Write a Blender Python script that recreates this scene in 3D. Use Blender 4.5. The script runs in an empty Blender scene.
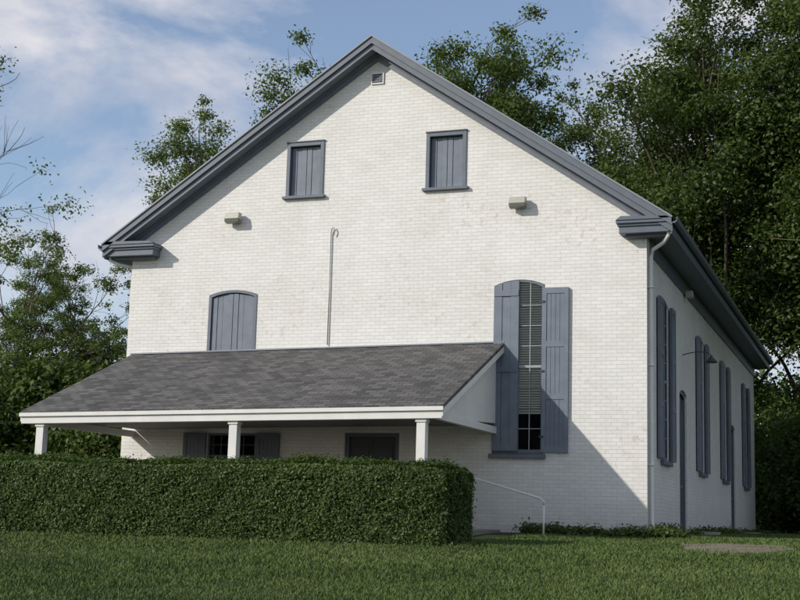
import bpy, math, random
import numpy as np
from mathutils import Vector, Matrix
random.seed(7); rng=np.random.default_rng(7)
scene=bpy.context.scene
col=scene.collection
R=math.radians

# ------------------------------------------------------------------ materials
def newmat(name):
    m=bpy.data.materials.new(name); m.use_nodes=True
    nt=m.node_tree; nt.nodes.clear()
    out=nt.nodes.new('ShaderNodeOutputMaterial')
    b=nt.nodes.new('ShaderNodeBsdfPrincipled')
    nt.links.new(b.outputs[0],out.inputs[0])
    return m,nt,b,out
def N(nt,t,**k):
    n=nt.nodes.new(t)
    for a,v in k.items(): setattr(n,a,v)
    return n
def ramp(nt,fac,stops):
    r=N(nt,'ShaderNodeValToRGB'); e=r.color_ramp.elements
    e[0].position=stops[0][0]; e[0].color=(*stops[0][1],1)
    e[1].position=stops[-1][0]; e[1].color=(*stops[-1][1],1)
    for p,c in stops[1:-1]:
        x=e.new(p); x.color=(*c,1)
    nt.links.new(fac,r.inputs[0]); return r
def noise(nt,vec,scale,detail=4,rough=.55):
    n=N(nt,'ShaderNodeTexNoise'); n.inputs['Scale'].default_value=scale
    n.inputs['Detail'].default_value=detail; n.inputs['Roughness'].default_value=rough
    if vec is not None: nt.links.new(vec,n.inputs['Vector'])
    return n
def mix(nt,fac,a,b,mode='MIX'):
    m=N(nt,'ShaderNodeMix',data_type='RGBA',blend_type=mode)
    for s,v in ((0,fac),(6,a),(7,b)):
        if hasattr(v,'is_linked') or hasattr(v,'links'): nt.links.new(v,m.inputs[s])
        elif isinstance(v,(int,float)): m.inputs[s].default_value=v
        else: m.inputs[s].default_value=(*v,1)
    return m.outputs[2]
def math_(nt,op,a,b=None,clamp=False):
    m=N(nt,'ShaderNodeMath',operation=op,use_clamp=clamp)
    for s,v in ((0,a),(1,b)):
        if v is None: continue
        if isinstance(v,(int,float)): m.inputs[s].default_value=v
        else: nt.links.new(v,m.inputs[s])
    return m.outputs[0]
def bump(nt,b,h,strength,dist):
    n=N(nt,'ShaderNodeBump'); n.inputs['Strength'].default_value=strength; n.inputs['Distance'].default_value=dist
    nt.links.new(h,n.inputs['Height']); nt.links.new(n.outputs[0],b.inputs['Normal'])

def simple(name,c,rough=.6,var=.12,scale=6,bumps=.15,metal=0):
    m,nt,b,o=newmat(name)
    tc=N(nt,'ShaderNodeTexCoord').outputs['Object']
    n1=noise(nt,tc,scale,6); n2=noise(nt,tc,scale*9,3)
    f=math_(nt,'ADD',math_(nt,'MULTIPLY',n1.outputs[0],.7),math_(nt,'MULTIPLY',n2.outputs[0],.3))
    r=ramp(nt,f,[(.3,tuple(x*(1-var) for x in c)),(.7,tuple(min(1,x*(1+var)) for x in c))])
    nt.links.new(r.outputs[0],b.inputs['Base Color'])
    b.inputs['Roughness'].default_value=rough; b.inputs['Metallic'].default_value=metal
    bump(nt,b,n2.outputs[0],bumps,.01)
    return m

def brick_mat():
    m,nt,b,o=newmat('painted_brick')
    tc=N(nt,'ShaderNodeTexCoord').outputs['Object']
    s=N(nt,'ShaderNodeSeparateXYZ'); nt.links.new(tc,s.inputs[0])
    u=math_(nt,'ADD',s.outputs[0],s.outputs[1])
    wob=noise(nt,tc,1.3,2)
    z=math_(nt,'ADD',s.outputs[2],math_(nt,'MULTIPLY',wob.outputs[0],.03))
    cb=N(nt,'ShaderNodeCombineXYZ'); nt.links.new(u,cb.inputs[0]); nt.links.new(z,cb.inputs[1])
    br=N(nt,'ShaderNodeTexBrick'); nt.links.new(cb.outputs[0],br.inputs[0])
    br.inputs['Scale'].default_value=1; br.inputs['Brick Width'].default_value=.215; br.inputs['Row Height'].default_value=.078
    br.inputs['Mortar Size'].default_value=.006; br.inputs['Mortar Smooth'].default_value=.6
    br.inputs['Color1'].default_value=(.80,.785,.76,1); br.inputs['Color2'].default_value=(.74,.725,.70,1); br.inputs['Mortar'].default_value=(.63,.615,.59,1)
    n1=noise(nt,tc,.9,6,.6)
    stain=ramp(nt,n1.outputs[0],[(.3,(.91,.91,.89)),(.62,(1,1,1))])
    c=mix(nt,1.0,br.outputs[0],stain.outputs[0],'MULTIPLY')
    # worn paint patches showing pinkish brick
    n2=noise(nt,tc,.55,3,.5); n3=noise(nt,tc,7,5,.7)
    w=math_(nt,'MULTIPLY',ramp(nt,n2.outputs[0],[(.49,(0,0,0)),(.62,(1,1,1))]).outputs[0],
                 ramp(nt,n3.outputs[0],[(.55,(0,0,0)),(.62,(1,1,1))]).outputs[0])
    c=mix(nt,math_(nt,'MULTIPLY',w,.5),c,(.52,.41,.36))
    # dirt at the base of the wall
    zr=N(nt,'ShaderNodeMapRange'); nt.links.new(s.outputs[2],zr.inputs[0])
    zr.inputs[1].default_value=.9; zr.inputs[2].default_value=-.1; zr.inputs[3].default_value=0; zr.inputs[4].default_value=1
    d=math_(nt,'MULTIPLY',zr.outputs[0],noise(nt,tc,3,6).outputs[0])
    c=mix(nt,math_(nt,'MULTIPLY',d,.7),c,(.3,.28,.23))
    nt.links.new(c,b.inputs['Base Color']); b.inputs['Roughness'].default_value=.75
    h=math_(nt,'ADD',math_(nt,'MULTIPLY',br.outputs[1],-1.0),math_(nt,'MULTIPLY',n3.outputs[0],.7))
    bump(nt,b,h,.5,.009)
    return m
def shingle_mat(name,base,yscale=1.1):
    m,nt,b,o=newmat(name)
    tc=N(nt,'ShaderNodeTexCoord').outputs['Object']
    s=N(nt,'ShaderNodeSeparateXYZ'); nt.links.new(tc,s.inputs[0])
    cb=N(nt,'ShaderNodeCombineXYZ')
    if yscale>0:
        nt.links.new(s.outputs[0],cb.inputs[0]); nt.links.new(math_(nt,'MULTIPLY',s.outputs[1],yscale),cb.inputs[1])
    else:
        nt.links.new(s.outputs[1],cb.inputs[0]); nt.links.new(math_(nt,'MULTIPLY',s.outputs[0],-yscale),cb.inputs[1])
    br=N(nt,'ShaderNodeTexBrick'); nt.links.new(cb.outputs[0],br.inputs[0])
    br.inputs['Scale'].default_value=1; br.inputs['Brick Width'].default_value=.24; br.inputs['Row Height'].default_value=.145
    br.inputs['Mortar Size'].default_value=.008; br.inputs['Bias'].default_value=-.1
    br.inputs['Color1'].default_value=(*[x*1.5 for x in base],1); br.inputs['Color2'].default_value=(*[x*.55 for x in base],1); br.inputs['Mortar'].default_value=(*[x*.3 for x in base],1)
    n1=noise(nt,tc,1.2,5); n2=noise(nt,tc,60,3,.7)
    c=mix(nt,1.0,br.outputs[0],ramp(nt,n1.outputs[0],[(.3,(.8,.8,.8)),(.7,(1.15,1.12,1.08))]).outputs[0],'MULTIPLY')
    c=mix(nt,1.0,c,ramp(nt,n2.outputs[0],[(.3,(.7,.7,.7)),(.7,(1.3,1.3,1.3))]).outputs[0],'MULTIPLY')
    nt.links.new(c,b.inputs['Base Color']); b.inputs['Roughness'].default_value=.92
    bump(nt,b,math_(nt,'ADD',math_(nt,'MULTIPLY',br.outputs[1],-1),n2.outputs[0]),.6,.01)
    return m
def leaf_mat(name,dark,light,trans=.3):
    m,nt,b,o=newmat(name)
    g=N(nt,'ShaderNodeNewGeometry')
    tc=N(nt,'ShaderNodeTexCoord').outputs['Object']
    n1=noise(nt,tc,.45,3)
    f=math_(nt,'ADD',math_(nt,'MULTIPLY',g.outputs['Random Per Island'],.55),math_(nt,'MULTIPLY',n1.outputs[0],.6))
    r=ramp(nt,f,[(.2,dark),(.85,light)])
    nt.links.new(r.outputs[0],b.inputs['Base Color']); b.inputs['Roughness'].default_value=.55
    b.inputs['Specular IOR Level'].default_value=.3
    t=N(nt,'ShaderNodeBsdfTranslucent')
    nt.links.new(mix(nt,1.0,r.outputs[0],(1.3,1.25,.5),'MULTIPLY'),t.inputs[0])
    ms=N(nt,'ShaderNodeMixShader'); ms.inputs[0].default_value=trans
    nt.links.new(b.outputs[0],ms.inputs[1]); nt.links.new(t.outputs[0],ms.inputs[2]); nt.links.new(ms.outputs[0],o.inputs[0])
    return m
def glass_mat():
    m,nt,b,o=newmat('window_glass')
    b.inputs['Base Color'].default_value=(.02,.025,.03,1); b.inputs['Roughness'].default_value=.06
    t=N(nt,'ShaderNodeBsdfTransparent'); t.inputs[0].default_value=(.95,.96,.96,1)
    ms=N(nt,'ShaderNodeMixShader')
    fr=N(nt,'ShaderNodeFresnel'); fr.inputs[0].default_value=1.5
    tc=N(nt,'ShaderNodeTexCoord').outputs['Object']; n=noise(nt,tc,2.5,2); bump(nt,b,n.outputs[0],.1,.02)
    nt.links.new(math_(nt,'ADD',fr.outputs[0],.02,True),ms.inputs[0])
    nt.links.new(t.outputs[0],ms.inputs[1]); nt.links.new(b.outputs[0],ms.inputs[2]); nt.links.new(ms.outputs[0],o.inputs[0])
    return m
def grass_mat(name,blade=False):
    m,nt,b,o=newmat(name)
    tc=N(nt,'ShaderNodeTexCoord').outputs['Object']
    n1=noise(nt,tc,.4,6,.6); n2=noise(nt,tc,9,4,.7); n3=noise(nt,tc,90,3,.7)
    a=math_(nt,'ADD',math_(nt,'MULTIPLY',n1.outputs[0],.7),math_(nt,'MULTIPLY',n2.outputs[0],.3))
    if blade:
        g=N(nt,'ShaderNodeNewGeometry'); a=math_(nt,'ADD',math_(nt,'MULTIPLY',a,.8),math_(nt,'MULTIPLY',g.outputs['Random Per Island'],.2))
        st=[(.36,(.052,.082,.023)),(.5,(.085,.13,.034)),(.64,(.13,.172,.055))]
    else: st=[(.35,(.045,.065,.02)),(.5,(.06,.088,.026)),(.65,(.085,.11,.036))]
    r=ramp(nt,a,st)
    nt.links.new(r.outputs[0],b.inputs['Base Color']); b.inputs['Roughness'].default_value=.8; b.inputs['Specular IOR Level'].default_value=.2
    if not blade: bump(nt,b,math_(nt,'ADD',n3.outputs[0],n2.outputs[0]),.9,.05)
    return m

M_brick=brick_mat()
M_trim=simple('blue_grey_paint',(.12,.14,.175),.5,.14,5,.1)
M_trim_lit=simple('blue_grey_bounce_lit_paint',(.16,.18,.22),.6,.14,5,.1)  # trim paint lightened in place of light bounced up from the lawn
M_shut=simple('blue_grey_shutter_paint',(.155,.18,.225),.55,.18,4,.12)
M_white=simple('white_paint',(.72,.71,.68),.5,.08,3,.08)
M_ceil=simple('shade_darkened_boards',(.2,.19,.17),.8,.15,4,.2)  # porch ceiling and floor colour darkened to deepen the shade under the roof
M_cream=simple('lamp_housing',(.42,.40,.35),.45,.08,8,.05)
M_lens=simple('lamp_lens',(.16,.16,.14),.2,.1,20,.02)
M_metal=simple('galvanized_metal',(.42,.43,.43),.4,.1,12,.05,.6)
M_dark=simple('dark_metal',(.04,.045,.05),.5,.1,10,.05)
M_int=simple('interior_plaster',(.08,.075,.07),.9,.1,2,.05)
M_blind=simple('blind_slats',(.84,.80,.70),.6,.06,5,.03)
M_sash=simple('sash_paint',(.33,.35,.37),.5,.1,5,.05)
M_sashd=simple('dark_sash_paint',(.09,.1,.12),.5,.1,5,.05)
M_door=simple('door_paint',(.05,.058,.075),.5,.15,4,.1)
M_conc=simple('concrete',(.3,.28,.25),.9,.2,3,.3)
M_glass=glass_mat()
M_drip=simple('drip_edge_paint',(.24,.26,.29),.45,.1,5,.05)
M_path=simple('worn_path',(.16,.135,.095),.95,.4,2.2,.8)
M_sh=shingle_mat('porch_shingles',(.088,.086,.086),1.1)
M_sh2=shingle_mat('roof_shingles',(.1,.1,.1),-1.2)
M_bark=simple('bark',(.1,.085,.068),.95,.35,5,.9)
M_grass=grass_mat('lawn_soil'); M_blade=grass_mat('grass_blades',True)
M_leafA=leaf_mat('leaves_mid',(.038,.066,.018),(.12,.175,.045),.35)
M_leafB=leaf_mat('leaves_dark',(.026,.048,.014),(.10,.15,.037),.35)
M_leafC=leaf_mat('leaves_light',(.06,.095,.028),(.16,.22,.07),.35)
M_leafR=leaf_mat('leaves_red',(.05,.015,.012),(.12,.035,.025))
M_leafH=leaf_mat('hedge_leaves',(.026,.05,.013),(.095,.15,.034),.22)

# ------------------------------------------------------------------ mesh builder
class MB:
    def __init__(s): s.v=[]; s.f=[]
    def box(s,x0,x1,y0,y1,z0,z1):
        b=len(s.v)
        s.v+= [(x0,y0,z0),(x1,y0,z0),(x1,y1,z0),(x0,y1,z0),(x0,y0,z1),(x1,y0,z1),(x1,y1,z1),(x0,y1,z1)]
        s.f+= [tuple(b+i for i in q) for q in ((0,3,2,1),(4,5,6,7),(0,1,5,4),(1,2,6,5),(2,3,7,6),(3,0,4,7))]
        return s
    def xz(s,pts,y0,y1):
        n=len(pts); b=len(s.v)
        s.v+=[(x,y0,z) for x,z in pts]+[(x,y1,z) for x,z in pts]
        s.f.append(tuple(range(b,b+n))); s.f.append(tuple(reversed(range(b+n,b+2*n))))
        for i in range(n):
            j=(i+1)%n; s.f.append((b+j,b+i,b+n+i,b+n+j))
        return s
    def yz(s,pts,x0,x1):
        n=len(pts); b=len(s.v)
        s.v+=[(x1,y,z) for y,z in pts]+[(x0,y,z) for y,z in pts]
        s.f.append(tuple(range(b,b+n))); s.f.append(tuple(reversed(range(b+n,b+2*n))))
        for i in range(n):
            j=(i+1)%n; s.f.append((b+j,b+i,b+n+i,b+n+j))
        return s
    def tube(s,pts,rad,sides=8):
        pts=[Vector(p) for p in pts]; b=len(s.v); n=len(pts)
        if not isinstance(rad,(list,tuple)): rad=[rad]*n
        up=Vector((0.13,0.21,1)).normalized()
        for i,p in enumerate(pts):
            d=(pts[min(i+1,n-1)]-pts[max(i-1,0)]).normalized()
            a=d.cross(up)
            if a.length<.15: a=d.cross(Vector((1,0,0.1)))
            a.normalize(); c=d.cross(a)
            for k in range(sides):
                t=2*math.pi*k/sides; q=p+(a*math.cos(t)+c*math.sin(t))*rad[i]; s.v.append(q[:])
        for i in range(n-1):
            for k in range(sides):
                k2=(k+1)%sides
                s.f.append((b+i*sides+k,b+i*sides+k2,b+(i+1)*sides+k2,b+(i+1)*sides+k))
        s.f.append(tuple(b+k for k in reversed(range(sides)))); s.f.append(tuple(b+(n-1)*sides+k for k in range(sides)))
        return s
    def build(s,name,mat,parent=None,M=None,bevel=0,smooth=False):
        me=bpy.data.meshes.new(name)
        v=s.v if M is None else [(M@Vector(p))[:] for p in s.v]
        me.from_pydata(v,[],s.f); me.update()
        import bmesh
        bm=bmesh.new(); bm.from_mesh(me); bmesh.ops.recalc_face_normals(bm,faces=bm.faces)
        bm.to_mesh(me); bm.free()
        ob=bpy.data.objects.new(name,me); col.objects.link(ob); me.materials.append(mat)
        if smooth:
            for p in me.polygons: p.use_smooth=True
        if bevel:
            md=ob.modifiers.new('bevel','BEVEL'); md.width=bevel; md.segments=2; md.limit_method='ANGLE'
        if parent: setp(ob,parent)
        return ob
WL={}
def setp(ob,parent):
    ob.parent=parent
    ob.matrix_parent_inverse=WL.get(parent.name,Matrix.Identity(4)).inverted()
def empty(name,loc,parent=None,label=None,cat=None,size=.4):
    e=bpy.data.objects.new(name,None); col.objects.link(e); e.empty_display_size=size
    e.location=loc; WL[e.name]=Matrix.Translation(loc)
    if parent:
        e.parent=parent; e.matrix_parent_inverse=WL.get(parent.name,Matrix.Identity(4)).inverted()
    if label: e['label']=label
    if cat: e['category']=cat
    return e
def np_mesh(name,verts,faces,mat,parent=None):
    me=bpy.data.meshes.new(name); nf,k=faces.shape
    me.vertices.add(len(verts)); me.vertices.foreach_set('co',verts.astype(np.float32).ravel())
    me.loops.add(nf*k); me.loops.foreach_set('vertex_index',faces.astype(np.int32).ravel())
    me.polygons.add(nf); me.polygons.foreach_set('loop_start',np.arange(0,nf*k,k,dtype=np.int32))
    me.polygons.foreach_set('loop_total',np.full(nf,k,dtype=np.int32))
    me.update(calc_edges=True); me.materials.append(mat)
    ob=bpy.data.objects.new(name,me); col.objects.link(ob)
    if parent: setp(ob,parent)
    return ob
def arch(x0,x1,z0,zs,rise,n=10):
    pts=[(x0,z0),(x1,z0),(x1,zs)]
    for i in range(1,n):
        t=i/n; x=x1+(x0-x1)*t; pts.append((x,zs+rise*math.sin(math.pi*t)**.8))
    pts.append((x0,zs)); return pts
def cut(wall,cutter):
    c=cutter.build('cutter',M_int)
    md=wall.modifiers.new('b','BOOLEAN'); md.operation='DIFFERENCE'; md.solver='EXACT'; md.object=c
    dg=bpy.context.evaluated_depsgraph_get(); me=bpy.data.meshes.new_from_object(wall.evaluated_get(dg))
    wall.modifiers.clear(); wall.data=me; bpy.data.objects.remove(c)

# ------------------------------------------------------------------ terrain
def gz(x,y):
    y=np.asarray(y,float)
    a=np.where(y>0,0.004*np.minimum(y,60),np.where(y>-6,0.033*y,-.198+.057*(y+6)))
    return a*1.0
xs=np.concatenate([np.linspace(-600,-60,12),np.linspace(-50,50,60),np.linspace(60,600,12)])
ys=np.concatenate([np.linspace(-90,-40,6),np.linspace(-36,40,70),np.linspace(50,900,14)])
X,Y=np.meshgrid(xs,ys); Z=gz(X,Y)+.012*np.sin(X*.7+1)*np.cos(Y*.9)
Z=np.where(Y<-45,Z*0+gz(0,-45),Z)
V=np.stack([X,Y,Z],-1).reshape(-1,3); nx=len(xs); ny=len(ys)
i=np.arange(nx-1)[None,:]+nx*np.arange(ny-1)[:,None]; i=i.ravel()
gnd=np_mesh('ground',V,np.stack([i,i+1,i+1+nx,i+nx],1),M_grass); gnd['kind']='structure'
for p in gnd.data.polygons: p.use_smooth=True

# blades of grass
def blades(n,name,xr=None):
    r=9.0*(48/9.0)**rng.random(n); th=np.radians(-43+50*rng.random(n))
    x=16.46+r*np.sin(th); y=-27.09+r*np.cos(th)
    inpath=((x-14.1+.2*np.sin(y*5))/.9)**2+((y+3.9)/1.7)**2<1
    ok=~((x<9.8)&(y>-6.3)&(y<0.1)&(x>-3)) & ~((x>-.1)&(x<12.08)&(y>-.05)&(y<23.5)) & (~inpath|(rng.random(n)<.25))
    x,y,r=x[ok],y[ok],r[ok]; n=len(x)
    h=(.022+.03*rng.random(n))*(1+.2*np.sin(x*1.7)*np.sin(y*1.3)+.15*np.sin(x*5.3+y*2)*np.sin(y*4.7)); w=.005+.0006*r
    a=rng.random(n)*np.pi; lx=(rng.random(n)-.5)*h*1.5; ly=(rng.random(n)-.5)*h*1.5
    z=gz(x,y)
    P=np.zeros((n,3,3))
    P[:,0]=np.stack([x-np.cos(a)*w,y-np.sin(a)*w,z-.01],-1); P[:,1]=np.stack([x+np.cos(a)*w,y+np.sin(a)*w,z-.01],-1)
    P[:,2]=np.stack([x+lx,y+ly,z+h],-1)
    o=np_mesh(name,P.reshape(-1,3),np.arange(3*n).reshape(-1,3),M_blade); o['kind']='stuff'; return o
blades(380000,'grass')

# worn bare path patch beside the corner
mb=MB(); n=28; ring=[]
for k in range(n):
    t_=2*math.pi*k/n; q=1+.1*math.sin(3*t_)+.06*math.sin(7*t_+1)
    ring.append((14.1+.9*q*math.cos(t_),-3.9+1.7*q*math.sin(t_)))
mb.v=[(14.1,-3.9,float(gz(14,-3.9))+.024)]+[(x,y,float(gz(x,y))+.018) for x,y in ring]+[(x*1.0+.02,y,float(gz(x,y))-.05) for x,y in ring]
mb.f=[(0,1+k,1+(k+1)%n) for k in range(n)]+[(1+k,1+n+k,1+n+(k+1)%n,1+(k+1)%n) for k in range(n)]
pth=mb.build('path',M_path); pth['kind']='structure'

# ------------------------------------------------------------------ the building
B=empty('church_building',(6,11.6,0),label='white painted brick meeting house with blue-grey trim and shutters',cat='church')
EZ=6.1; SL=.675; EG=6.48
fw=MB().xz([(0,-.4),(12,-.4),(12,EG),(6,EG+6*SL),(0,EG)],0,.35).build('wall',M_brick,B)
c=MB()
c.xz([(3.95,7.33),(4.70,7.33),(4.70,8.5),(3.95,8.5)],-.2,.6)
c.xz([(7.28,7.33),(8.04,7.33),(8.04,8.5),(7.28,8.5)],-.2,.6)
c.xz(arch(2.10,3.24,3.5,5.1,.1),-.2,.6)
c.xz(arch(8.80,9.87,1.60,5.12,.11),-.2,.6)
c.xz([(2.2,.9),(3.4,.9),(3.4,2.0),(2.2,2.0)],-.2,.6)
c.xz([(5.5,0.06),(6.75,0.06),(6.75,2.02),(5.5,2.02)],-.2,.6)
c.xz([(5.87,9.8),(6.15,9.8),(6.15,10.04),(5.87,10.04)],-.2,.6)
cut(fw,c)
SW=Matrix(((0,-1,0,12),(1,0,0,0),(0,0,1,0),(0,0,0,1)))
sw=MB().box(.35,23.25,0,.35,-.4,EZ-.05).build('wall',M_brick,B,SW)
wins=[2.3,8.5,13.8,20.1]
c=MB()
for w in wins: c.xz(arch(w-.55,w+.55,1.6,5.0,.11),-.2,.6)
doors=[(4.55,5.75),(15.5,16.8)]
for a,b_ in doors: c.xz(arch(a,b_,.12,3.3,.1),-.2,.6)
cc=MB(); cc.v=[(SW@Vector(p))[:] for p in c.v]; cc.f=c.f
cut(sw,cc)
MB().box(0,.35,.35,23.25,-.4,EZ-.05).build('wall',M_brick,B)
MB().xz([(0,-.4),(12,-.4),(12,EG),(6,EG+6*SL),(0,EG)],23.25,23.6).build('wall',M_brick,B)
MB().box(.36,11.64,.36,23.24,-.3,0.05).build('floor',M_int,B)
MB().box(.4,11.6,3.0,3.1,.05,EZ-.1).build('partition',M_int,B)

# main roof
oy=-.42; yb=24.0; e=.56
def zroof(x): return 10.78-abs(x-6)*SL
t=.14
roof=empty('roof',(6,11.6,6.2),B)
for s_ in (-1,1):
    xe=6+s_*(6+e+.02)
    pts=[(6,10.78),(6,10.78-t),(xe,zroof(xe)-t),(xe,zroof(xe))]
    MB().xz(pts,oy+.03,yb).build('roof_slope',M_sh2,roof)
    def band(x0,x1,d0,d1,y0,y1,name,mat,bev=0):
        p=[(x0,zroof(x0)-d0),(x0,zroof(x0)-d1),(x1,zroof(x1)-d1),(x1,zroof(x1)-d0)]
        return MB().xz(p,y0,y1).build(name,mat,roof,bevel=bev)
    band(6,xe,-.018,.02,oy-.05,oy+.06,'drip_edge',M_drip)
    band(6,xe,.022,.17,oy-.02,oy+.028,'fascia',M_trim)
    band(6,xe,.17,.30,oy+.03,oy+.075,'fascia',M_trim)
    band(6,6+s_*6,.24,.28,oy+.077,-.003,'soffit',M_trim_lit)
    band(6,6+s_*5.98,.282,.45,-.05,-.004,'frieze_board',M_trim_lit)
    band(6,6+s_*5.98,.284,.34,-.10,-.052,'bed_moulding',M_trim_lit)
# side eaves: soffit, fascia, gutter
for s_ in (-1,1):
    X=lambda d: 6+s_*(6+d)
    zt=zroof(6+6+e)
    a,b_=sorted((X(.004),X(e-.03))); MB().box(a,b_,.0,yb-.05,zt-.31,zt-.27).build('soffit',M_trim,roof)
    a,b_=sorted((X(e-.03),X(e))); MB().box(a,b_,oy+.08,yb-.05,zt-.34,zt-.15).build('fascia',M_trim,roof)
    a,b_=sorted((X(.002),X(.05))); MB().box(a,b_,.36,23.5,zt-.62,zt-.31).build('frieze_board',M_trim,roof)
    g=MB(); gx=X(e+.065)
    prof=[(-.06,0),(-.06,-.11),(.0,-.13),(.05,-.09),(.065,0),(.05,0),(.035,-.08),(-.045,-.1),(-.045,0)]
    g.xz([(gx+s_*p[0],zt-.02+p[1]) for p in prof],oy-.02,yb).build('gutter',M_trim,roof)
    # cornice return box with mouldings
    x0,x1=sorted((X(e),X(-.78 if s_<0 else -.56)))
    r=MB(); r.box(x0+.05,x1-.05,oy+.082,-.004,zt-.29,zt-.10)
    r.box(x0+.0,x1,oy+.0,-.003,zt-.10,zt-.04); r.box(x0+.025,x1-.025,oy+.045,-.0035,zt-.15,zt-.1)
    r.xz([(x0-.01,zt-.038),(x1+.02,zt-.038),(x1-.1,zt+.02),(x0+.1,zt+.05)],oy-.02,-.002)
    r.box(x0+.16,x1-.12,oy+.24,-.003,zt-.35,zt-.29)
    r.build('cornice_return',M_trim,roof,bevel=.008)

# gable vent
v=empty('gable_vent',(6.01,0,9.9),B)
f=MB(); f.box(5.86,5.885,-.03,.1,9.79,10.05); f.box(6.135,6.16,-.03,.1,9.79,10.05); f.box(5.885,6.135,-.03,.1,9.79,9.815); f.box(5.885,6.135,-.03,.1,10.025,10.05)
f.build('frame',M_metal,v)
f=MB()
for k in range(6): f.yz([(-.02,9.82+k*.034),(.05,9.845+k*.034),(.05,9.853+k*.034),(-.02,9.828+k*.034)],5.886,6.134)
f.build('louver',M_metal,v); MB().box(5.87,6.15,.12,.14,9.8,10.04).build('backing',M_dark,v)

# shutter leaf with stiles, rails, boards
def leaf(m,x0,x1,z0,z1,y,rails=(.0,.5,1.0),zarch=None,th=.035):
    sw_=.085
    m.box(x0,x1,y,y+th,z0,z1)
    nb=max(2,int((x1-x0)/.12)); 
    a0=x0+sw_; a1=x1-sw_; bw=(a1-a0)/nb
    for k in range(nb): m.box(a0+k*bw+.004,a0+(k+1)*bw-.004,y-.008,y+.001,z0+.02,z1-.02)
    for a,b_ in ((x0,x0+sw_),(x1-sw_,x1)): m.box(a,b_,y-.022,y+.0005,z0,z1)
    for r_ in rails:
        zc=z0+.06+(z1-z0-.12)*r_; m.box(x0+sw_,x1-sw_,y-.021,y+.0004,zc-.06,zc+.06)
    return m
def boards(m,x0,x1,z0,zs,rise,y,arched_from=None,arched_to=None,th=.03,bw=.11):
    A0=arched_from if arched_from is not None else x0; A1=arched_to if arched_to is not None else x1
    top=lambda x: zs+rise*max(0,math.sin(math.pi*min(1,max(0,(x-A0)/(A1-A0)))))**.8
    n=max(2,round((x1-x0)/bw)); w=(x1-x0)/n
    for k in range(n):
        a=x0+k*w+.003; b_=x0+(k+1)*w-.003
        yy=y-(.012 if k in(0,n-1) else 0)
        m.xz([(a,z0),(b_,z0),(b_,top(b_)-.008),((a+b_)/2,top((a+b_)/2)-.008),(a,top(a)-.008)],yy,y+th)
    return m
# upper gable windows
for x0,x1 in ((3.87,4.78),(7.20,8.12)):
    w=empty('window',((x0+x1)/2,0,7.3),B)
    f=MB(); cw=.085
    f.box(x0,x0+cw,-.03,.14,7.33,8.57); f.box(x1-cw,x1,-.03,.14,7.33,8.57); f.box(x0+cw,x1-cw,-.03,.14,8.485,8.57)
    f.box(x0-.015,x1+.015,-.05,-.003,8.572,8.60)
    f.build('frame',M_trim,w,bevel=.005)
    MB().box(x0-.06,x1+.06,-.09,.02,7.26,7.325).build('sill',M_trim,w,bevel=.008)
    m=MB(); mid=(x0+x1)/2
    boards(m,x0+cw+.01,mid-.004,7.335,8.475,0,.085); boards(m,mid+.004,x1-cw-.01,7.335,8.475,0,.085)
    m.build('shutter',M_shut,w)
# arched window above porch with two closed leaves
w=empty('window',(2.67,0,3.6),B)
f=MB()
out=arch(2.07,3.27,3.5,5.12,.11); inn=arch(2.14,3.20,3.5,5.07,.1)
def ringmesh(m,o_,i_,y0,y1):
    n=len(o_); b=len(m.v)
    for L in (o_,i_):
        for yy in (y0,y1): m.v+=[(x,yy,z) for x,z in L]
    for k in range(n):
        j=(k+1)%n
        m.f+= [(b+k,b+j,b+2*n+j,b+2*n+k),(b+n+k,b+3*n+k,b+3*n+j,b+n+j),(b+k,b+n+k,b+n+j,b+j),(b+2*n+k,b+2*n+j,b+3*n+j,b+3*n+k)]
ringmesh(f,out,inn,-.02,.1); f.build('frame',M_trim,w)
m=MB(); boards(m,2.15,2.665,3.5,5.06,.1,.03,2.15,3.19,bw=.13); m.build('shutter',M_shut,w)
m=MB(); boards(m,2.675,3.19,3.5,5.06,.1,.03,2.15,3.19,bw=.13); m.build('shutter',M_shut,w)

def sash(parent,x0,x1,z0,zs,rise,M,cols=3,rows=8,blind_to=None,y=.05,sm=None):
    f=MB(); ringmesh(f,arch(x0-.012,x1+.012,z0-.01,zs,rise+.012),arch(x0+.05,x1-.05,z0+.07,zs-.04,rise),y-.02,y+.06)
    f.build('frame',M_trim,parent,M)
    s_=MB()
    ww=(x1-x0-.1)/cols
    for k in range(1,cols): s_.box(x0+.05+k*ww-.009,x0+.05+k*ww+.009,y-.012,y+.012,z0+.07,zs+rise*.6)
    hh=(zs-z0-.07)/rows
    for k in range(1,rows):
        d=.025 if k==rows//2 else .008
        s_.box(x0+.05,x1-.05,y-.016,y+.014,z0+.07+k*hh-d,z0+.07+k*hh+d)
    s_.build('muntin',sm or M_sash,parent,M)
    MB().box(x0+.05,x1-.05,y-.002,y+.002,z0+.05,zs+rise-.02).build('pane',M_glass,parent,M)
    if blind_to:
        b_=MB(); z=zs+rise-.05
        while z>blind_to:
            b_.yz([(y+.016,z),(y+.022,z+.040),(y+.025,z+.040),(y+.019,z)],x0+.03,x1-.03); z-=.052
        b_.build('blind',M_blind,parent,M)
I4=Matrix.Identity(4)
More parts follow.
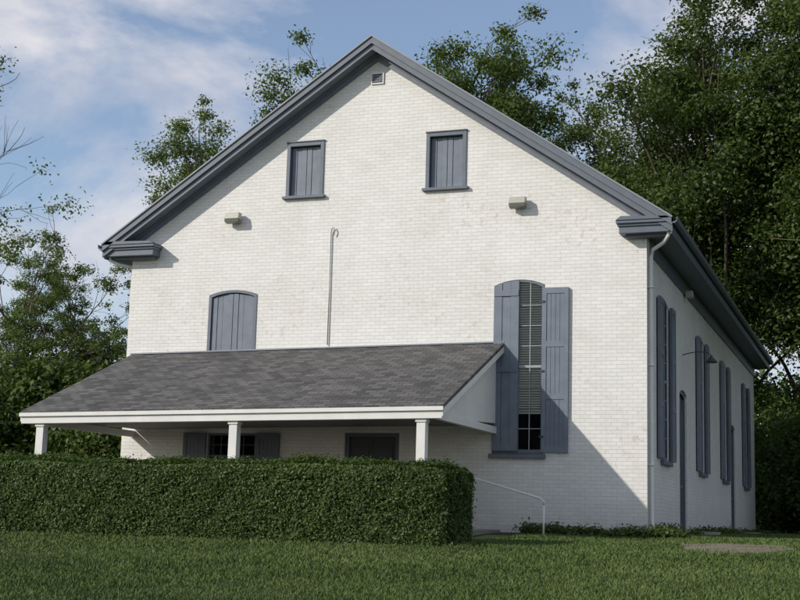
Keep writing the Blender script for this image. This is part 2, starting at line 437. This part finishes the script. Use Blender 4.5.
# tall window at front
w=empty('window',(9.33,0,1.6),B)
sash(w,8.80,9.87,1.62,5.12,.11,I4,cols=4,rows=8,blind_to=2.4,y=.02)
MB().box(8.74,9.93,-.09,.07,1.50,1.598).build('sill',M_trim,w,bevel=.008)
m=MB(); boards(m,8.80,9.345,1.66,5.11,.11,-.04,8.80,9.87,bw=.18)
for z in (1.72,3.35,4.95): m.box(8.81,9.335,-.068,-.053,z-.06,z+.06)
m.build('shutter',M_shut,w)
m=MB(); leaf(m,9.85,10.40,1.63,5.04,-.045,rails=(0,.33,.66,1)); m.build('shutter',M_shut,w)
for z in (1.95,3.3,4.75): MB().box(9.80,9.90,-.085,-.069,z-.02,z+.02).build('hinge',M_dark,w)
# window and door under the porch
w=empty('window',(2.8,0,.9),B)
sash(w,2.2,3.4,.92,1.99,.0,I4,cols=4,rows=4,sm=M_sashd)
MB().box(2.14,3.46,-.07,.07,.83,.898).build('sill',M_trim,w)
m=MB(); leaf(m,1.62,2.18,.92,2.0,-.04,rails=(0,.5,1)); m.build('shutter',M_trim,w)
m=MB(); leaf(m,3.42,3.98,.92,2.0,-.04,rails=(0,.5,1)); m.build('shutter',M_trim,w)
def door(x0,x1,z0,zs,rise,M,y=.1,cx=(0,0)):
    p=M@Vector(((x0+x1)/2,0,z0)); d=empty('door',p,B)
    f=MB(); ringmesh(f,arch(x0-.01,x1+.01,z0-.01,zs,rise+.01),arch(x0+.09,x1-.09,z0+.02,zs-.08,rise),y-.06,y+.08); f.build('frame',M_trim,d,M)
    m=MB(); mid=(x0+x1)/2
    for a,b_ in ((x0+.09,mid-.003),(mid+.003,x1-.09)):
        m.box(a,b_,y+.0,y+.04,z0+.02,zs-.08+rise*.5)
        for za,zb in ((.12,.42),(.48,.9)):
            H=zs-z0-.1; m.box(a+.09,b_-.09,y-.015,y+.001,z0+H*za,z0+H*zb)
    m.build('door_leaf',M_door,d,M,bevel=.004)
    MB().tube([M@Vector((mid+.07,y-.01,z0+1)),M@Vector((mid+.07,y-.07,z0+1))],.025).build('handle',M_metal,d)
door(5.5,6.75,.08,2.02,.0,I4)
for a,b_ in doors: door(a,b_,.14,3.3,.1,SW)
# side windows
for wc in wins:
    w=empty('window',(12,wc,1.6),B)
    sash(w,wc-.55,wc+.55,1.62,5.0,.11,SW,cols=4,rows=8,blind_to=2.3)
    MB().box(wc-.62,wc+.62,-.09,.07,1.50,1.598).build('sill',M_trim,w,SW,bevel=.008)
    for s_ in (-1,1):
        a,b_=sorted((wc+s_*.56,wc+s_*1.12)); m=MB(); leaf(m,a,b_,1.62,5.02,-.07,rails=(0,.33,.66,1),th=.04)
        m.box(a+.1,b_-.1,-.032,-.004,1.9,2.0); m.box(a+.1,b_-.1,-.032,-.004,4.6,4.7)
        m.build('shutter',M_shut,w,SW)
# step slabs
MB().box(4.4,5.9,-.75,-.003,-.1,.12).build('doorstep',M_conc,B,SW,bevel=.01)
MB().box(15.35,16.95,-.75,-.003,-.1,.12).build('doorstep',M_conc,B,SW,bevel=.01)
# floodlights on the gable
for xc in (2.64,9.31):
    l=empty('wall_lamp',(xc,0,6.85),B)
    MB().yz([(-.2,6.99),(-.24,6.84),(-.08,6.82),(-.06,6.99)],xc-.18,xc+.18).build('lamp_housing',M_cream,l,bevel=.012)
    MB().yz([(-.235,6.837),(-.225,6.775),(-.09,6.748),(-.085,6.82)],xc-.17,xc+.17).build('lamp_lens',M_lens,l)
    MB().box(xc-.06,xc+.06,-.062,-.002,6.82,6.95).build('bracket',M_dark,l)
# conduit on the gable wall
m=MB(); m.tube([(5.03,-.03,3.93),(5.03,-.03,5.2),(5.025,-.03,6.42),(5.04,-.04,6.52),(5.09,-.06,6.56),(5.12,-.06,6.48),(5.10,-.05,6.38)],.013,6)
m.build('conduit',M_metal,B,smooth=True)
# small flood and gooseneck lamp on the side wall
l=empty('wall_lamp',(12,5.4,5.75),B)
MB().box(5.28,5.52,-.22,-.05,5.66,5.82).build('lamp_housing',M_cream,l,SW,bevel=.012)
MB().box(5.36,5.44,-.05,-.002,5.70,5.78).build('bracket',M_dark,l,SW)
l=empty('gooseneck_lamp',(12,5.1,4.3),B)
pts=[(12.0,5.1,4.24)]+[(12.0+.115*k,5.1,4.24+.07*math.sin(k/6*math.pi*.9)) for k in range(1,6)]+[(12.65,5.1,4.25),(12.67,5.1,4.2)]
MB().tube(pts,.012,6).build('lamp_arm',M_dark,l,smooth=True)
MB().tube([(12.67,5.1,4.22),(12.67,5.1,4.17),(12.67,5.1,4.12),(12.67,5.1,4.05)],[.03,.04,.10,.15],16).build('lamp_shade',M_dark,l,smooth=True)
# downspouts
zt=zroof(12.56)
d=MB(); d.tube([(12.5,-.25,zt-.12),(12.48,-.24,zt-.34),(12.35,-.05,zt-.46),(12.1,.13,zt-.56),(12.065,.15,zt-.7),(12.065,.15,3.0),(12.065,.15,.25),(12.1,.13,.12),(12.25,.05,.05)],.042,8)
for z in (1.4,3.4,5.0): d.box(12.0,12.115,.095,.205,z,z+.03)
d.build('downspout',M_white,B,smooth=True)
d=MB(); d.tube([(-.5,-.2,zt-.12),(-.48,-.19,zt-.36),(-.3,-.1,zt-.44),(-.08,.1,zt-.47),(-.06,.16,zt-.6),(-.06,.16,.2)],.042,8); d.build('downspout',M_white,B,smooth=True)

# ------------------------------------------------------------------ porch
P=empty('porch',(4.5,-2,0),B)
PX0,PX1,PY,PZ,PW=.12,9.03,-4.1,2.25,3.91
PS=Matrix(((1,0,0,0),(0,1,0,0),(.013,0,1,-.117),(0,0,0,1)))   # the old porch roof has settled a little at one end
MB().yz([(PY,PZ),(-.003,PW),(-.003,PW-.07),(PY,PZ-.07)],PX0,PX1).build('porch_roof',M_sh,P,PS)
MB().box(PX0,PX1,-.05,-.004,PW-.0,PW+.03).build('flashing',M_drip,P,PS)
MB().box(PX0+.02,PX1-.02,PY+.02,PY+.06,PZ-.24,PZ-.065).build('fascia',M_white,P,PS,bevel=.004)
MB().box(PX0-.01,PX1+.01,PY-.02,PY+.018,PZ-.10,PZ-.028).build('drip_edge',M_white,P,PS)
for x in (PX0+.15,PX1-.2):
    MB().yz([(PY+.07,PZ-.22),(-.004,PZ-.02),(-.004,PW-.075),(PY+.07,PZ-.055)],x,x+.04).build('gable_panel',M_white,P,PS)
    MB().box(x-.03,x+.07,PY+.07,-.004,PZ-.24,PZ-.10).build('beam',M_white,P,PS)
for a,b_ in ((PX0-.0,PX0+.025),(PX1-.025,PX1)):
    MB().yz([(PY+.02,PZ-.2),(PY+.02,PZ-.072),(-.004,PW-.072),(-.004,PW-.2)],a,b_).build('rake_board',M_white,P,PS)
MB().box(PX0+.2,PX1-.25,PY+.08,-.004,PZ-.06,PZ-.04).build('ceiling',M_ceil,P,PS)
MB().box(PX0+.2,PX1-.2,PY+.07,PY+.2,PZ-.24,PZ-.10).build('beam',M_white,P,PS)
MB().box(.15,9.0,PY-.02,-.004,-.4,.05).build('floor_slab',M_ceil,P,bevel=.01)
for x in (.55,4.84,8.60):
    m=MB(); m.box(x-.085,x+.085,PY+.08,PY+.25,.05,PZ-.242); m.box(x-.105,x+.105,PY+.06,PY+.27,PZ-.30,PZ-.243); m.box(x-.11,x+.11,PY+.06,PY+.27,.16,.25)
    m.build('post',M_white,P,PS,bevel=.006)

# ------------------------------------------------------------------ handrail
H=empty('handrail',(9.6,-1.4,0),label='thin white metal handrail sloping beside the porch ramp',cat='handrail')
MB().tube([(8.3,-1.3,1.1),(8.8,-1.3,1.05),(10.15,-1.3,.68),(10.22,-1.3,.62),(10.22,-1.3,.55)],.022,8).build('rail',M_white,H,smooth=True)
MB().tube([(10.22,-1.3,.57),(10.22,-1.3,-.1)],.02,8).build('post',M_white,H,smooth=True)
MB().tube([(8.4,-1.3,1.07),(8.4,-1.3,-.1)],.02,8).build('post',M_white,H,smooth=True)

# ------------------------------------------------------------------ leaves
def leaf_quads(C,Nn,L,Wd):
    n=len(C); Nn=Nn/np.linalg.norm(Nn,axis=1,keepdims=True)
    r=rng.normal(size=(n,3)); a=np.cross(Nn,r); a/=np.linalg.norm(a,axis=1,keepdims=True)+1e-9
    b=np.cross(Nn,a)
    L=L[:,None]; Wd=Wd[:,None]
    V=np.zeros((n,4,3)); V[:,0]=C-a*L; V[:,1]=C+b*Wd+Nn*Wd*.35; V[:,2]=C+a*L; V[:,3]=C-b*Wd+Nn*Wd*.35
    return V
def crown(clumps,per,size,name,mat,parent,up=.5):
    out=[]
    for (cx,cy,cz,cr) in clumps:
        n=int(per*(.6+.8*rng.random())*cr*cr)
        d=rng.normal(size=(n,3)); d/=np.linalg.norm(d,axis=1,keepdims=True)
        rad=cr*(rng.random(n)**.45)[:,None]*(1+.25*rng.normal(size=(n,1)))
        st=np.array([1+.3*rng.random(),1+.3*rng.random(),.6+.2*rng.random()])
        off=d*rad*st; C=np.array([cx,cy,cz])+off
        Nn=d*.5+rng.normal(size=(n,3))*.55+np.array([0,0,up])
        s=size*(.7+.6*rng.random(n))
        out.append(leaf_quads(C,Nn,s,s*.55))
    V=np.concatenate(out); n=len(V)
    return np_mesh(name,V.reshape(-1,3),np.arange(4*n).reshape(-1,4),mat,parent)
def make_tree(name,Ht,rx,base,nclump,crs,per,size,mat,seed,trunk_r=.3,gaps=.0,shape=.5):
    global rng
    rng=np.random.default_rng(seed); random.seed(seed)
    T=empty(name,(0,0,0))
    cl=[]; rz=(Ht-base)/2; cz=(Ht+base)/2
    lobes=[(rng.normal(size=3),.25+.3*rng.random()) for _ in range(7)]
    lobes=[(l/np.linalg.norm(l),a) for l,a in lobes]
    tries=0
    while len(cl)<nclump and tries<9000:
        tries+=1
        d=rng.normal(size=3); d/=np.linalg.norm(d); f=(.25+.75*rng.random()**.6)
        m=.72+sum(a*max(0,float(d@l))**4 for l,a in lobes)
        p=d*f*m; zz=p[2]
        wtop=1-shape*max(0,zz)**1.5
        q=np.array([p[0]*rx*wtop,p[1]*rx*wtop,cz+zz*rz*.95])
        if q[2]>Ht-.3 or q[2]<base-.5: continue
        cr=crs*(.65+.7*rng.random())*(1-.35*max(0,zz))
        if gaps and any(np.linalg.norm(q-np.array(c[:3]))<gaps for c in cl): continue
        cl.append((*q,cr))
    m=MB(); lean=rng.normal(size=2)*.25
    def tp(z):
        t_=z/Ht; return Vector((lean[0]*t_*2+math.sin(z*.5+seed)*.12,lean[1]*t_*2+math.cos(z*.4+seed)*.12,z))
    zs=[-.3,.3,1.2]+[1.2+(Ht*.82-1.2)*k/9 for k in range(1,10)]
    m.tube([tp(z) for z in zs],[trunk_r*(1.5 if z<0 else (1.2 if z<.5 else 1))*max(.06,1-max(0,z)/(Ht*.85)) for z in zs],9)
    for c in cl:
        cv=Vector(c[:3]); h0=max(base*.6,c[2]-1.1*math.hypot(c[0],c[1])-rng.random()*1.0); h0=min(h0,Ht*.78)
        a=tp(h0); L=(cv-a).length
        mid=a.lerp(cv,.5)+Vector((0,0,.1*L))+Vector(rng.normal(size=3))*.06*L
        r0=min(trunk_r*.45*(1-h0/Ht)+.02,.016*L+.02)
        m.tube([a,a.lerp(mid,.5)+Vector(rng.normal(size=3))*.03*L,mid,cv],[r0,r0*.75,r0*.5,r0*.18],5)
        for k in range(3):
            e_=cv+Vector(rng.normal(size=3))*c[3]*.6; m.tube([mid.lerp(cv,.4+.2*k),e_],[r0*.3,.008],4)
    tr=m.build('trunk',M_bark,T,smooth=True)
    cr_=crown(cl,per,size,'crown',mat,T)
    return T,tr,cr_
used=set()
def place(proto,x,y,rot,sc,label,sz=None,group=None,cat='tree'):
    T,ch=proto[0],proto[1:]
    if T.name not in used: used.add(T.name); n=T
    else:
        n=T.copy(); col.objects.link(n)
        for c_ in ch:
            k=c_.copy(); col.objects.link(k); k.parent=n; k.matrix_parent_inverse=Matrix.Identity(4)
    n.location=(x,y,float(gz(x,y))-.05); n.rotation_euler=(0,0,rot); n.scale=(sc,sc,sz or sc)
    n['label']=label; n['category']=cat
    if group: n['group']=group
    return n
dense=make_tree('tree',25,5.2,4,145,1.4,500,.10,M_leafB,11,.42,.6,.45)
mid=make_tree('tree',25,4.2,6,135,1.1,540,.095,M_leafA,23,.34,.75,.35)
airy=make_tree('tree',23,3.4,5,85,.9,560,.09,M_leafC,35,.28,.85,.45)
near=make_tree('tree',20,6.5,5,180,1.15,620,.085,M_leafB,47,.4,.7,.35)
shade=make_tree('tree',11.5,4.0,2.2,70,1.1,230,.13,M_leafB,53,.3,.8,.3)  # out-of-view trees added to throw shade on the front lawn
bush=make_tree('shrub',5,3.2,.4,60,1.0,520,.09,M_leafA,61,.1,.4,.3)
redb=make_tree('shrub',4,2.0,.4,30,.8,400,.09,M_leafR,67,.08,.4,.3)

gw='tall leafy trees growing behind the meeting house'
place(airy,-17.0,35,0.3,1.0,'slender light green tree with sparse upper branches',group=gw)
place(mid,-10.8,36,1.1,1.0,'tall green deciduous tree rising behind the roof',sz=1.05,group=gw)
place(mid,-13.4,38,4.3,.95,'tall green deciduous tree rising behind the roof',sz=1.0,group=gw)
place(mid,-1.8,35,2.9,.98,'tall green deciduous tree rising behind the roof',sz=1.08,group=gw)
place(airy,3.4,36,2.0,.95,'slender light green tree with sparse upper branches',group=gw)
place(dense,8.9,33,.5,1.0,'broad dark green tree with dense foliage',group=gw)
place(dense,14.6,32,2.4,1.04,'broad dark green tree with dense foliage',group=gw)
place(dense,20.5,27,4.0,.9,'broad dark green tree with dense foliage',group=gw)
place(near,21.0,13,1.0,1.0,'broad dark green tree overhanging beside the side wall',group=gw)
place(airy,-29.0,37,4.0,.66,'slender light green tree with sparse upper branches',sz=.68,group=gw)
place(airy,-26.6,38,1.0,.66,'slender light green tree with sparse upper branches',sz=.62,group=gw)
gs='leafy shrubs at the edge of the lawn'
for k,(x,y,s_) in enumerate([(14.2,29,1.0),(16.5,27,1.1),(18.6,24,.9),(12.5,33,1.2),(10,31,.8),(15.2,31,1.0),(13.2,30.5,.7)]):
    place(bush,x,y,k*1.3,s_,'rounded green shrub growing behind the building',group=gs,cat='shrub')
for k,(x,y,s_) in enumerate([(-29,33,1.5),(-25.5,36,1.7),(-22.2,34,1.45),(-19,38,1.9),(-32,38,1.9),(-27,42,2.0)]):
    place(bush,x,y,k*1.7+.5,s_,'large rounded green shrub at the lawn edge',group=gs,cat='shrub')
place(redb,-27.5,28,.2,.75,'low dark red leafed shrub on the lawn',cat='shrub')
place(redb,-24,28.5,2.2,.6,'low dark red leafed shrub on the lawn',cat='shrub')
for k,(x,y,s_) in enumerate([(-12,-29,.9),(-1.0,-30,.92)]):
    place(shade,x,y,k*1.9,s_,'rounded dark green tree added out of view to shade the front lawn',group='added lawn shade trees')

# bare branching trees
def bare_tree(name,segs,seed,Ht,mat,leaves,lsize,start=(0,0,0),d0=(0,0,1),r0=.22,depth=5,spread=.55,leafdepth=3,per=160):
    global rng
    rng=np.random.default_rng(seed); m=MB(); tips=[]
    T=empty(name,(0,0,0))
    def grow(p,d,L,r,k):
        pts=[p]; rad=[r]; n=4
        for i_ in range(n):
            d=(d+Vector(rng.normal(size=3))*.13+Vector((0,0,.03))).normalized()
            p=p+d*(L/n); pts.append(p); rad.append(r*(1-.45*(i_+1)/n))
        m.tube(pts,rad,8 if k==0 else 5)
        if k>=leafdepth: tips.append((*p,.45+.25*rng.random()))
        if k<depth:
            for j in range(3 if k>0 else 4):
                src=pts[-1] if j==0 else pts[2+int(rng.integers(0,3))]
                q=Vector(rng.normal(size=3)); q=(q-q.dot(d)*d).normalized()
                sp=.25 if j==0 else spread+.3*rng.random()
                grow(src,(d+q*sp).normalized(),L*(.62+.2*rng.random()),max(.008,r*(.6 if j==0 else .42)),k+1)
    grow(Vector(start),Vector(d0).normalized(),Ht,r0,0)
    tr=m.build('trunk',M_bark,T,smooth=True)
    sel=[t_ for t_ in tips if rng.random()<leaves]
    cr=crown(sel,per,lsize,'crown',mat,T)
    return T,tr,cr
bt=bare_tree('tree',0,5,6.4,M_leafC,.7,.09,depth=4,r0=.26,leafdepth=3,per=420)
place(bt,-27.2,35,.0,.84,'half bare tree with dead upper branches and pale leaves')
bt2=bare_tree('tree',0,9,5.5,M_leafA,.16,.06,depth=5,r0=.3,leafdepth=4,per=260)
place(bt2,-13.4,5,2.0,1.0,'nearly bare tree with thin dark twigs')

# far woodland
rng=np.random.default_rng(5); cl=[]
for k in range(420):
    x=-150+230*rng.random(); y=75+30*rng.random(); cl.append((x,y,1+9*rng.random()**.8,2.6+1.2*rng.random()))
for k in range(110):
    cl.append((-140+2.0*k,72+3*rng.random(),.8+rng.random(),2.4+.8*rng.random()))
wd=crown(cl,30,.4,'woodland',M_leafA,None); wd['kind']='stuff'

# ------------------------------------------------------------------ hedge
rng=np.random.default_rng(3)
def hedge():
    x0,x1,y0,y1,zb,zt_=-4.0,9.9,-6.3,-4.75,-.25,1.15
    n=210000
    A=[(x1-x0)*(zt_-zb),(x1-x0)*(y1-y0)*.8,(y1-y0)*(zt_-zb)*1.0,(x1-x0)*(zt_-zb)*.2]
    pr=np.array(A)/sum(A); face=rng.choice(4,n,p=pr)
    u_=rng.random(n); v_=rng.random(n)
    x=x0+(x1-x0)*u_; y=y0+(y1-y0)*v_; z=zb+(zt_-zb)*v_
    C=np.zeros((n,3)); Nn=np.zeros((n,3))
    f0=face==0; C[f0]=np.stack([x,np.full(n,y0),z],-1)[f0]; Nn[f0]=(0,-1,0)
    f1=face==1; C[f1]=np.stack([x,y,np.full(n,zt_)],-1)[f1]; Nn[f1]=(0,0,1)
    f2=face==2; C[f2]=np.stack([np.full(n,x1),y0+(y1-y0)*u_,z],-1)[f2]; Nn[f2]=(1,0,0)
    f3=face==3; C[f3]=np.stack([x,np.full(n,y1),z],-1)[f3]; Nn[f3]=(0,1,0)
    cx=np.clip(C[:,0],x0+.6,x1-.6); cy=(y0+y1)/2; cz=.35
    D=C-np.stack([cx,np.full(n,cy),np.full(n,cz)],-1)
    hx=.6;hy=(y1-y0)/2;hz=zt_-cz
    q=(np.abs(D[:,0]/hx)**4+np.abs(D[:,1]/hy)**5+np.where(D[:,2]>0,np.abs(D[:,2]/hz)**6,0))**.2
    q=np.maximum(q,1); D/=q[:,None]
    lump=.025*np.sin(C[:,0]*2.3+C[:,2]*3)+.02*np.sin(C[:,0]*5.1+1+C[:,1]*4)*np.sin(C[:,2]*6+1)+.018*np.sin(C[:,0]*11)*np.sin(C[:,2]*9+C[:,1]*8)
    sprout=(rng.random(n)<.02)*np.abs(rng.normal(size=n))*.05
    depth=-np.abs(rng.normal(size=n))*.05+lump+.03*np.abs(rng.normal(size=n))*(rng.random(n)<.12)+sprout
    C=np.stack([cx,np.full(n,cy),np.full(n,cz)],-1)+D+Nn*depth[:,None]
    C[:,2]+=(.022*np.sin(C[:,0]*.9+1)+.01*np.sin(C[:,0]*3.7))*(C[:,2]>.8)
    nn=Nn*.8+rng.normal(size=(n,3))*.55+np.array([0,0,.35])
    s=.018+.016*rng.random(n)
    V=leaf_quads(C,nn,s,s*.6)
    Hh=empty('hedge',(3,-5.5,-.2),label='long clipped dark green hedge in front of the porch',cat='hedge')
    np_mesh('foliage',V.reshape(-1,3),np.arange(4*n).reshape(-1,4),M_leafH,Hh)
    k=MB().box(x0+.2,x1-.22,y0+.15,y1-.15,zb-.1,zt_-.15)  # solid dark box filling the hedge behind the leaves
    k.build('dark_core',simple('hedge_core',(.018,.024,.01),1,.3,8,.5),Hh,bevel=.12)
hedge()
# weeds along the foundation
rng=np.random.default_rng(8); cl=[]
for k in range(60):
    x=9.6+3.1*rng.random(); cl.append((x,-.15-.45*rng.random(),.02+.08*rng.random(),.1+.14*rng.random()))
for k in range(60):
    y=23*rng.random(); cl.append((12.15+.3*rng.random(),y,.04+.08*rng.random(),.12+.12*rng.random()))
wd2=crown(cl,3600,.035,'ground_cover',M_leafA,None); wd2['kind']='stuff'

# ------------------------------------------------------------------ world and sun
sd=Vector((-1.05,-1.0,.78)).normalized()
el=math.asin(sd.z); az=math.atan2(sd.x,sd.y)
w=bpy.data.worlds.new('World'); scene.world=w; w.use_nodes=True; nt=w.node_tree; nt.nodes.clear()
out=N(nt,'ShaderNodeOutputWorld'); bg=N(nt,'ShaderNodeBackground'); nt.links.new(bg.outputs[0],out.inputs[0])
sky=N(nt,'ShaderNodeTexSky'); sky.sky_type='NISHITA'; sky.sun_disc=False; sky.sun_elevation=el; sky.sun_rotation=az
sky.air_density=1.0; sky.dust_density=.4; sky.ozone_density=2.2
tc=N(nt,'ShaderNodeTexCoord').outputs['Generated']
mp=N(nt,'ShaderNodeMapping'); nt.links.new(tc,mp.inputs[0]); mp.inputs['Scale'].default_value=(1,1,1.6); mp.inputs['Location'].default_value=(.9,.4,.25)
n1=noise(nt,mp.outputs[0],4.2,10,.58); n1.inputs['Distortion'].default_value=.35
fac=ramp(nt,n1.outputs[0],[(.43,(0,0,0)),(.51,(.45,.45,.45)),(.59,(.95,.95,.95))])
n2=noise(nt,mp.outputs[0],8,6)
cc_=ramp(nt,n2.outputs[0],[(.35,(3.7,3.9,4.6)),(.65,(5.6,5.45,5.65))])
c=mix(nt,fac.outputs[0],mix(nt,.12,sky.outputs[0],(4.6,4.6,5.1)),cc_.outputs[0])
nt.links.new(c,bg.inputs[0]); bg.inputs[1].default_value=.145
sun=bpy.data.lights.new('sun','SUN'); sun.energy=3.5; sun.angle=R(.8); sun.color=(1,.94,.84)
so=bpy.data.objects.new('sun',sun); col.objects.link(so); so.rotation_euler=(-sd).to_track_quat('-Z','Y').to_euler(); so.location=(-20,-20,20)

# ------------------------------------------------------------------ camera
yaw,pit,rol=R(-19.85071),R(9.28884),R(1.58855)
F=Vector((math.sin(yaw)*math.cos(pit),math.cos(yaw)*math.cos(pit),math.sin(pit)))
Rr=Vector((math.cos(yaw),-math.sin(yaw),0)); Up=Rr.cross(F)
R2=Rr*math.cos(rol)+Up*math.sin(rol); U2=-Rr*math.sin(rol)+Up*math.cos(rol)
cd=bpy.data.cameras.new('camera'); cam=bpy.data.objects.new('camera',cd); col.objects.link(cam)
Mx=Matrix((( R2.x,U2.x,-F.x,16.45995),(R2.y,U2.y,-F.y,-27.08661),(R2.z,U2.z,-F.z,.17496),(0,0,0,1)))
cam.matrix_world=Mx
cd.sensor_width=36; cd.lens=1350.1*36/800; cd.clip_end=3000; cd.clip_start=.1
scene.camera=cam
scene.view_settings.view_transform='Standard'; scene.view_settings.look='None'; scene.view_settings.exposure=0
